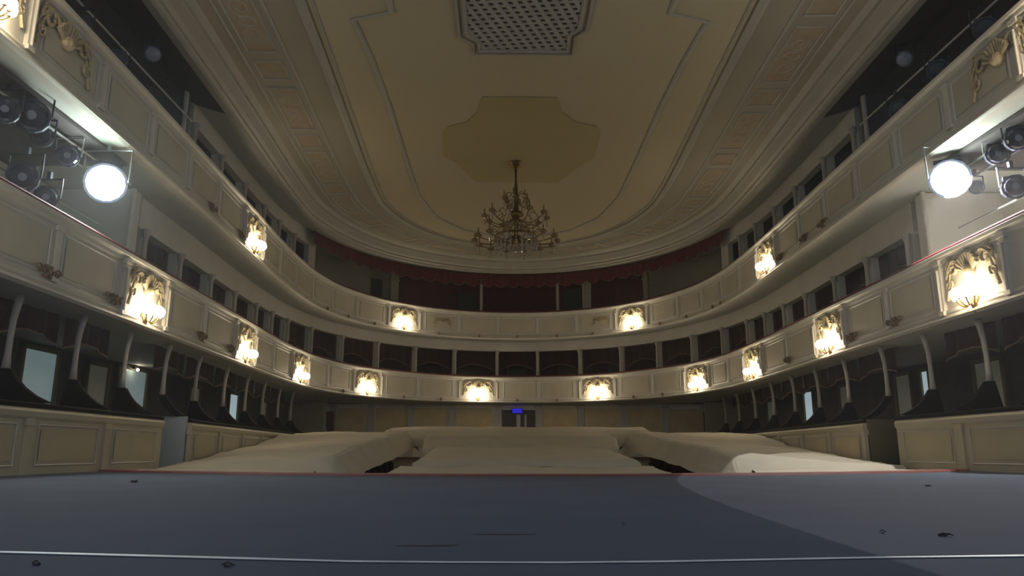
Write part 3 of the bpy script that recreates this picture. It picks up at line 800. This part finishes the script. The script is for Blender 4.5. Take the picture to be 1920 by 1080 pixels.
# ------------------------------------------------------------------ dust sheets over the seats
def sheet(name, rows, m, label, cat='dust sheet', noise=.03, skirt=None, sub=6):
    """rows: list of cross rows, each a list of (x,y,z); bilinear refinement with soft folds"""
    bm = bmesh.new(); R = []
    nr = len(rows)
    for i in range(nr - 1):
        for k in range(sub):
            t = k / sub
            R.append([Vector(a).lerp(Vector(b), t) for a, b in zip(rows[i], rows[i + 1])])
    R.append([Vector(p) for p in rows[-1]])
    G = []
    for row in R:
        g = []
        for j in range(len(row) - 1):
            for k in range(sub): g.append(row[j].lerp(row[j + 1], k / sub))
        g.append(row[-1]); G.append(g)
    rnd = random.Random(len(label))
    ph = [rnd.uniform(0, 6) for _ in range(4)]
    V = []
    for i, g in enumerate(G):
        vr = []
        for j, p in enumerate(g):
            d = noise * (math.sin(p.x * 2.3 + ph[0] + p.y * .7) * .5 + math.sin(p.y * 3.1 + ph[1] + p.x) * .4 + rnd.uniform(-.35, .35))
            vr.append(bm.verts.new((p.x + d * .3, p.y + d * .3, p.z + d)))
        V.append(vr)
    for i in range(len(V) - 1):
        for j in range(len(V[0]) - 1): bm.faces.new((V[i][j], V[i + 1][j], V[i + 1][j + 1], V[i][j + 1]))
    o = link(name, bm, m, smooth=True); tag(o, label, cat, None); return o
def crow(y, z, x0, x1, drop0, drop1, fl=.03):   # one cross row with hanging sides
    return [(x0 - fl, y, z - drop0), (x0 - .03, y, z - .06), (x0 + .1, y, z), ((x0 + x1) / 2, y, z + .01), (x1 - .1, y, z), (x1 + .03, y, z - .06), (x1 + fl, y, z - drop1)]
sheet('dust_sheet', [crow(12.9, -.4, -2.7, 2.55, .1, .1), crow(13.1, -.14, -2.75, 2.6, .14, .14), crow(14.3, -.06, -2.7, 2.55, .14, .14), crow(15.25, .02, -2.65, 2.5, .14, .14), crow(15.38, -.12, -2.6, 2.5, .1, .1)], M['cloth'],
      'beige dust sheet over the front centre seats, its near edge against the red stage edge')
sheet('dust_sheet', [crow(15.5, .0, -2.35, 2.25, .1, .1), crow(15.62, .12, -2.35, 2.25, .12, .12), crow(18.5, .26, -2.42, 2.35, .14, .14), crow(21.4, .41, -2.5, 2.45, .16, .16), crow(22.0, .36, -2.5, 2.45, .16, .16)], M['cloth'],
      'beige dust sheet over the middle rows of centre seats')
sheet('dust_sheet', [crow(22.3, -.1, -2.85, 2.85, .1, .1), crow(22.4, .45, -2.85, 2.85, .2, .2), crow(22.9, .74, -2.85, 2.85, .5, .5), crow(25.7, .98, -2.95, 2.95, .5, .5), crow(26.3, 1.03, -4.6, 4.6, .5, .5), crow(29.2, 1.22, -4.8, 4.9, .6, .6), crow(29.8, .9, -4.9, 5, .6, .6)], M['cloth'],
      'wide raised beige dust sheet over the rearmost centre seats below the blue sign')
for side, sd in ((-1, 'left'), (1, 'right')):
    sx = side
    def lrow(y, zi, zo, xi=3.6, xo=6.78, drop=.46):
        return [(sx * (xi - .36), y, zi - drop), (sx * (xi - .2), y, zi - drop * .55), (sx * (xi - .03), y, zi - .03), (sx * (xi + .06), y, zi), (sx * (xi + xo) / 2, y, (zi * .6 + zo * .4)), (sx * xo, y, zo)]
    rows = [lrow(13.25, -.30, -.35, 3.55, 6.7, .25), lrow(13.55, -.02, -.12, 3.6, 6.7, .3), lrow(13.85, .22, .05, 3.62, 6.72, .4), lrow(15.5, .36, .12, 3.65, 6.75), lrow(17.5, .50, .27, 3.6, 6.95), lrow(20.5, .69, .46, 3.6, 7.15, .46), lrow(23.2, .86, .80, 3.65, 7.3, .46),
            lrow(25.2, .95, .90, 3.7, 7.35, .5), lrow(25.7, .6, .6, 3.7, 7.35, .3)]
    sheet('dust_sheet', rows, M['cloth'], 'large beige dust sheet over the %s block of raked seats, hanging down to the aisle' % sd, noise=.035)
    rows = [[(sx * 3.75, 12.45, -.55), (sx * 5, 12.45, -.5), (sx * 6.6, 12.7, -.5)], [(sx * 3.75, 12.6, -.13), (sx * 5, 12.6, -.1), (sx * 6.7, 12.9, -.08)], [(sx * 3.7, 13.05, .0), (sx * 5, 13.05, .02), (sx * 6.72, 13.1, .02)], [(sx * 3.7, 13.2, -.3), (sx * 5, 13.2, -.3), (sx * 6.72, 13.2, -.3)]]
    sheet('dust_sheet', rows, M['cloth'], 'low grey green dust sheet over the front row at the %s, along the stage edge' % sd, noise=.02)

# the aisle seats whose dark sides show under the sheets
def floor_z(y): return -1.2 + .15 * (y - 8) / 6 if y < 14 else -1.05 + 1.15 * (y - 14) / 22
def make_seat():
    t = thing('theatre_seat', 'x', 'seat')
    bm = bmesh.new(); box(bm, -.24, .24, -.02, .38, .36, .46); link('seat_cushion', bm, M['red'], t)
    bm = bmesh.new(); box(bm, -.25, .25, .40, .48, .30, .84); link('backrest', bm, M['red'], t)
    for x in (-.27, .27):
        bm = bmesh.new(); box(bm, x - .025, x + .025, 0, .48, 0, .62); box(bm, x - .035, x + .035, -.03, .48, .62, .66); link('armrest', bm, M['black'], t)
    return t
seat0 = None
for sx, lab in ((-2.2, 'left end of the centre block'), (2.15, 'right end of the centre block'), (-3.95, 'aisle end of the left block'), (3.95, 'aisle end of the right block')):
    for k in range(9):
        y = 13.9 + k * .95
        if seat0 is None: seat0 = make_seat(); t = seat0
        else: t = dup(seat0)
        t.location = (sx, y, floor_z(y)); t.rotation_euler = (0, 0, 0)
        t['label'] = 'dark theatre seat, %s, %s row from the stage' % (lab, NUM[k]); t['group'] = 'sheeted aisle seats'

# ------------------------------------------------------------------ chandelier
ch = thing('chandelier', 'large amber glass and crystal chandelier hanging from the olive medallion', 'chandelier', (-.17, 21.0, 0))
bm = bmesh.new(); lathe(bm, [(.16, ZC - .0), (.22, ZC - .04), (.12, ZC - .12), (.16, ZC - .16), (.05, ZC - .26)], 14); link('ceiling_rose', bm, M['brass'], ch)
bm = bmesh.new(); lathe(bm, [(.035, 8.5), (.03, 8.2), (.05, 7.95), (.07, 7.8), (.06, 7.72), (.10, 7.66), (.06, 7.6), (.05, 7.4), (.08, 7.25), (.2, 7.15), (.24, 7.08), (.14, 7.0), (.06, 6.95), (.06, 6.4), (.14, 6.3), (.05, 6.2), (.03, 6.05)], 12)
link('stem', bm, M['brass'], ch, smooth=True)
def tier(n, R, zc, rise, zb, cupr, start=0):
    for k in range(n):
        a = 2 * PI * k / n + start; ca, sa = math.cos(a), math.sin(a)
        bm = bmesh.new(); pts = []
        for j in range(13):
            u = j / 12; r = .06 + (R - .06) * u; z = zb - .16 * math.sin(PI * u * 1.0) * (1.2) + (zc - zb) * u * u
            pts.append((r * ca, r * sa, z))
        tube(bm, pts, .018, 5)
        tube(bm, [((R * .55 + .12 * math.cos(t)) * ca, (R * .55 + .12 * math.cos(t)) * sa, zb + .1 + .12 * math.sin(t)) for t in [q * .45 for q in range(11)]], .012, 4)
        arm = link('arm', bm, M['amber'], ch)
        bm = bmesh.new(); lathe(bm, [(.015, -.03), (.06 * cupr, 0), (.085 * cupr, .05), (.05 * cupr, .09), (.02, .10), (.02, .22), (.005, .27)], 8, (R * ca, R * sa, zc)); link('candle_cup', bm, M['amber'], arm)
        bm = bmesh.new()
        for dz in (-.08, -.15, -.21): sphere(bm, (R * ca, R * sa, zc + dz), .028, 5, 1.2)
        link('crystal_drop', bm, M['crystal'], arm)
tier(6, .36, 7.55, 0, 7.55, 1, .3)
tier(10, .92, 7.0, 0, 6.98, 1.3, .1)
tier(14, 1.2, 6.28, 0, 6.45, 1.3)
bm = bmesh.new(); tube(bm, [(.62 * math.cos(t), .62 * math.sin(t), 6.42) for t in [2 * PI * k / 28 for k in range(28)]], .03, 5, closed=True)
tube(bm, [(.3 * math.cos(t), .3 * math.sin(t), 6.72) for t in [2 * PI * k / 18 for k in range(18)]], .02, 5, closed=True); link('crystal_ring', bm, M['brass'], ch)
for k in range(24):
    a = 2 * PI * k / 24; bm = bmesh.new()
    for j in range(7):
        u = j / 6; r = .3 + .32 * u; z = 6.72 - .30 * u ** .8; sphere(bm, (r * math.cos(a), r * math.sin(a), z), .022, 4)
    for j in range(5): sphere(bm, (.62 * math.cos(a), .62 * math.sin(a), 6.34 - .085 * j), .026, 4, 1.5)
    link('crystal_strand', bm, M['crystal'], ch)
for k in range(16):
    a = 2 * PI * k / 16; bm = bmesh.new()
    for j in range(6):
        u = j / 5; sphere(bm, ((.62 - .5 * u) * math.cos(a), (.62 - .5 * u) * math.sin(a), 6.38 - .34 * math.sin(u * PI / 2)), .024, 4)
    link('crystal_strand', bm, M['crystal'], ch)
bm = bmesh.new(); sphere(bm, (0, 0, 5.96), .07, 8); link('finial', bm, M['crystal'], ch)

# ------------------------------------------------------------------ lighting bays beside the stage
def lantern(label, loc, aim, r=.13, L=.42, lens='navylens', group='unlit stage lanterns in the lighting bays', lit=False, doors=False):
    t = thing('stage_lantern', label, 'spotlight', loc); t['group'] = group
    q = (Vector(aim) - Vector(loc)).normalized().to_track_quat('Y', 'Z').to_matrix().to_4x4()
    bm = bmesh.new()
    R_ = Matrix.Rotation(-PI / 2, 4, 'X')   # lathe z -> +Y
    lathe(bm, [(r * .75, -L * .5), (r * .95, -L * .42), (r, -L * .2), (r, L * .45), (r * 1.1, L * .47), (r * 1.1, L * .5)], 14, mtx=q @ R_)
    for k in range(4):
        box(bm, -r * .7, r * .7, -L * .42 + k * .05, -L * .42 + k * .05 + .02, r * .8, r * 1.15, 0, q)
    link('housing', bm, M['navy'], t)
    bm = bmesh.new(); lathe(bm, [(r * .96, L * .5), (r * .8, L * .5 + .03), (r * .3, L * .5 + .05)], 16, mtx=q @ R_); link('lens', bm, M[lens], t)
    bm = bmesh.new()
    tube(bm, [(-r * 1.25, 0, 0), (-r * 1.3, 0, r * 1.9), (r * 1.3, 0, r * 1.9), (r * 1.25, 0, 0)], .016, 6); box(bm, -.03, .03, -.03, .03, r * 1.9, r * 1.9 + .12)
    link('yoke', bm, M['steel' if (lit or 'clamp' in label or 'immediately' in label) else 'navy'], t)
    return t
def rail_bar(label, pts, r=.025, m='steel'):
    bm = bmesh.new(); tube(bm, pts, r, 8); o = link('rigging_pipe', bm, M[m]); tag(o, label, 'pipe'); return o
for side, sd in ((-1, 'left'), (1, 'right')):
    t = thing('lighting_bay', 'open grey lighting bay between the balconies at the %s stage end' % sd, 'bay')
    bm = bmesh.new(); xa, xb = sorted((side * 9.3, side * 9.4)); box(bm, xa, xb, 6.6, 14.6, 2.65, 5.31); link('bay_rear_panel', bm, M['facade'] if True else M['greydark'], t)
    bm = bmesh.new(); xa, xb = sorted((side * 7.75, side * 9.4)); box(bm, xa, xb, 13.95, 14.25, 2.65, 5.31); link('bay_end_wall', bm, M['facade'], t)
    bm = bmesh.new(); xa, xb = sorted((side * 7.22, side * 9.4)); box(bm, xa, xb, 6.6, 12.6, 5.25, 5.31); link('bay_recess_shade', bm, M['dark'], t)  # dark panel under the slab; its colour stands for a shaded recess
    bm = bmesh.new(); tube(bm, [(side * 7.72, 13.9, 2.7), (side * 7.72, 13.9, 5.3)], .05, 8); link('corner_post', bm, M['cream_pale'], t)
    t = thing('lighting_bay', 'dark open lighting bay above the upper balcony at the %s stage end' % sd, 'bay')
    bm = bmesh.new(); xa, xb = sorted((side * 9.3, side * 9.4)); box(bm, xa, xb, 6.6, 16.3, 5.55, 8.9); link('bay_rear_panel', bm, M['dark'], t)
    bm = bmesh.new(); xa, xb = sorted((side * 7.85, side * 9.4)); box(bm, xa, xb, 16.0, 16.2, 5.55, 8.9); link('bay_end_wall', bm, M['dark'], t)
    bm = bmesh.new(); tube(bm, [(side * 7.85, 16.0, 5.6), (side * 7.85, 16.0, 8.55)], .055, 8); link('corner_post', bm, M['facade'], t)
    rail_bar('steel rigging pipe under the upper balcony at the %s, upper of the pair' % sd, [(side * 7.45, 6.8, 5.12), (side * 7.45, 13.2, 5.12)])
    rail_bar('steel rigging pipe under the upper balcony at the %s, lower of the pair' % sd, [(side * 7.62, 6.8, 4.98), (side * 7.62, 12.2, 4.98)])
    rail_bar('thin steel pipe crossing the %s lighting bay at mid height behind the lanterns' % sd, [(side * 7.9, 6.8, 4.35), (side * 7.9, 13.2, 4.35)], .018)
    rail_bar('thin pipe in the dark upper lighting bay at the %s' % sd, [(side * 7.5, 7.0, 7.5), (side * 7.5, 15.6, 7.5)], .02, 'facade')
def on_x(px, py, x):
    u = px - 960; v = 540 - py
    dy = F_PX * math.cos(PIT) - v * math.sin(PIT); dz = F_PX * math.sin(PIT) + v * math.cos(PIT)
    dx, dy = math.cos(YAW) * u - math.sin(YAW) * dy, math.sin(YAW) * u + math.cos(YAW) * dy
    t = (x - CX) / dx
    return (x, dy * t, HC + dz * t)
specL = [(on_x(12, 208, -7.35), 'highest at the left frame edge of the left bay', .15), (on_x(62, 220, -7.4), 'dark blue, second from the left frame edge, above the red rail', .20),
         (on_x(80, 258, -7.55), 'small bluish, just below the dark blue one in the left bay', .13), (on_x(128, 294, -7.5), 'immediately left of the lit flood lamp at left', .15),
         (on_x(45, 335, -7.7), 'hanging low in the left lighting bay', .18), (on_x(88, 372, -7.7), 'lowest in the left bay, just above the red handrail', .15)]
specR = [(on_x(1868, 290, 7.5), 'right of the lit flood lamp with a bright clamp', .15), (on_x(1905, 262, 7.45), 'highest at the right frame edge beside the flood lamp', .15),
         (on_x(1830, 352, 7.6), 'small, just below and right of the right flood lamp', .10), (on_x(1900, 352, 7.7), 'hanging low at the right frame edge', .16)]
for loc, lb, r in specL + specR:
    lantern('unlit stage lantern ' + lb, loc, (0, -3, .8), r * 1.1, r * 2.8)
specU = [((-7.5, 13.6, 8.0), 'with a pale lens high in the left upper bay', .15), ((-7.5, 11.2, 7.15), 'middle of the left upper bay', .16), ((-7.5, 12.4, 7.2), 'deeper in the left upper bay', .16), ((-7.5, 10.0, 7.2), 'nearest the frame edge in the left upper bay', .16),
         ((7.5, 13.6, 8.0), 'with a pale lens high in the right upper bay', .15), ((7.5, 12.6, 7.2), 'middle of the right upper bay', .18), ((7.5, 14.0, 7.1), 'deepest in the right upper bay', .18), ((7.5, 11.2, 7.2), 'nearest the frame edge in the right upper bay', .18)]
for loc, lb, r in specU:
    lantern('dark stage lantern ' + lb, loc, (-.5, -2, .5), r, r * 2.4, 'lens' if 'pale lens' in lb else 'navylens')

# lit flood lamps
FL = Vector((-7.15, 11.85, 4.66)); FR = Vector((7.12, 12.05, 4.88))
for L_, sd, tgt in ((FL, 'left', (-.55, 0, .3)), (FR, 'right', (-.55, 0, .3))):
    t = lantern('dazzling lit round flood lamp under the upper balcony at the %s' % sd, tuple(L_), tgt, .30, .34, 'flood', 'lit flood lamps', lit=True)
    l = bpy.data.lights.new('flood_glow', 'POINT'); l.energy = 50; l.color = (.80, 1.0, .93); l.shadow_soft_size = .12
    o = bpy.data.objects.new('flood_glow', l); COL.objects.link(o)
    d = (Vector(tgt) - L_).normalized(); o.location = L_ + d * .42
# the right flood's beam is cut by its shutter along a line across the stage floor
def spot(name, loc, axis, half, power, blend, color, rad=.03):
    l = bpy.data.lights.new(name, 'SPOT'); l.energy = power; l.color = color; l.shadow_soft_size = rad; l.spot_size = 2 * half; l.spot_blend = blend
    o = bpy.data.objects.new(name, l); COL.objects.link(o); o.location = loc; o.rotation_euler = axis.to_track_quat('-Z', 'Y').to_euler(); return o
Lr = FR + (Vector((-.55, 0, .3)) - FR).normalized() * .4
e1, e2 = Vector((1.14, 9.66, 0)), Vector((.53, 1.95, 0))
n_ = (e1 - Lr).cross(e2 - Lr).normalized()
if n_.dot(Vector((6, 2, 0)) - Lr) < 0: n_ = -n_
m_ = ((Vector((.62, 3.2, 0))) - Lr).normalized()
th = math.radians(72)
spot('flood_beam', Lr, (m_ * math.cos(th) + n_ * math.sin(th)).normalized(), th, FLOOD_W * 3.7, 0.0, (1.0, .96, .93), .01)
Ll = FL + (Vector((-.55, 0, .3)) - FL).normalized() * .4
spot('flood_beam', Ll, (Vector((-5.5, 5.5, 0)) - Ll).normalized(), math.radians(48), FLOOD_W * 1.35, .7, (.92, 1.0, 1.0), .05)

# ------------------------------------------------------------------ marks and scraps on the stage floor
lp_ = [(-6.0, 2.95), (-4.0, 2.62), (-2.07, 2.41), (-1.38, 2.28), (-.98, 2.2), (-.7, 2.18), (-.4, 2.17), (-.1, 2.185), (.16, 2.215), (.5, 2.255), (.98, 2.29), (2.5, 2.36), (4.0, 2.42)]
bm = bmesh.new(); V = []
for x, y in lp_:
    wd = .015 if abs(x + .3) > .9 else .009
    V.append((bm.verts.new((x, y - wd, .002)), bm.verts.new((x, y + wd, .002)), bm.verts.new((x, y + wd, .004)), bm.verts.new((x, y - wd, .004))))
for a, b in zip(V, V[1:]):
    for k in range(4): bm.faces.new((a[k], a[(k + 1) % 4], b[(k + 1) % 4], b[k]))
tag(link('floor_tape', bm, M['tape']), 'thin white line of tape running across the whole stage floor', 'tape')
def floor_pt(px, py):
    u = px - 960; v = 540 - py
    y = F_PX * math.cos(PIT) - v * math.sin(PIT); z = F_PX * math.sin(PIT) + v * math.cos(PIT); x = u
    x, y = math.cos(YAW) * x - math.sin(YAW) * y, math.sin(YAW) * x + math.cos(YAW) * y
    t = -HC / z; return CX + x * t, y * t
def scuff(px, py, w_, d_, label):
    x, y = floor_pt(px, py); bm = bmesh.new(); rnd = random.Random(int(px))
    c = bm.verts.new((x, y, .003)); ring = []
    for k in range(20):
        a = 2 * PI * k / 20; f = rnd.uniform(.8, 1.1)
        ring.append(bm.verts.new((x + w_ / 2 * f * math.cos(a), y + d_ / 2 * f * math.sin(a), .0012)))
    for k in range(20): bm.faces.new((c, ring[k], ring[(k + 1) % 20]))
    tag(link('scuff_mark', bm, M['stain']), label, 'floor mark', None)
scuff(800, 1023, .20, .045, 'dark elongated scuff on the blue stage floor, nearer the white line')
scuff(948, 1002, .24, .05, 'dark elongated scuff on the blue stage floor, farther and right of the other')
def scrap(px, py, sz, label):
    x, y = floor_pt(px, py); bm = bmesh.new(); rnd = random.Random(int(px * 3)); sz *= .62
    pts = [(x + rnd.uniform(-1, 1) * sz * 1.4, y + rnd.uniform(-.5, .5) * sz, rnd.uniform(.05, .9) * sz) for _ in range(9)]
    pts += [(p[0], p[1], .0005) for p in pts[:5]]
    vv = [bm.verts.new(p) for p in pts]; bmesh.ops.convex_hull(bm, input=vv)
    for v_ in [v_ for v_ in bm.verts if not v_.link_faces]: bm.verts.remove(v_)
    tube(bm, [(x - sz * 1.6, y, .006), (x - sz * .3, y + .004, .012), (x + sz * 1.7, y - .006, .005)], .002, 4)
    tag(link('floor_scrap', bm, M['scrap']), label, 'scrap', 'small scraps on the stage floor')
scrap(428, 1063, .018, 'small dark upright scrap on the stage floor just below the white line at left')
scrap(68, 1060, .012, 'tiny scrap near the bottom left corner of the stage floor')
scrap(1772, 1006, .026, 'curled dark scrap on the lit right part of the stage floor')
scrap(1655, 1000, .010, 'tiny dark crumb left of the curled scrap on the right stage floor')
scrap(250, 905, .05, 'thin dark sliver on the far left stage floor near the red edge')
scrap(1740, 912, .03, 'tiny dark crumb on the far right stage floor near the red edge')
scrap(1168, 985, .005, 'tiny speck on the shadowed blue middle of the stage floor')
for o in list(bpy.data.objects):
    if '_used' in o: del o['_used']

# ------------------------------------------------------------------ thin haze added to lift blacks and spread lamp glow, filling the house and stage
bm = bmesh.new(); box(bm, -11.1, 11.1, -8.5, 38.9, -1.19, 10.1)
hz = link('haze', bm, M['dark'], None); hz['kind'] = 'stuff'; hz['label'] = 'thin added glow-spreading haze in the air of the hall'
hm = bpy.data.materials.new('haze'); hm.use_nodes = True; hn = hm.node_tree
hn.nodes.remove(hn.nodes['Principled BSDF'])
sv = hn.nodes.new('ShaderNodeVolumeScatter'); sv.inputs['Color'].default_value = (1, 1, 1, 1); sv.inputs['Density'].default_value = .0017; sv.inputs['Anisotropy'].default_value = .72
hn.links.new(sv.outputs[0], hn.nodes['Material Output'].inputs['Volume'])
hz.data.materials[0] = hm
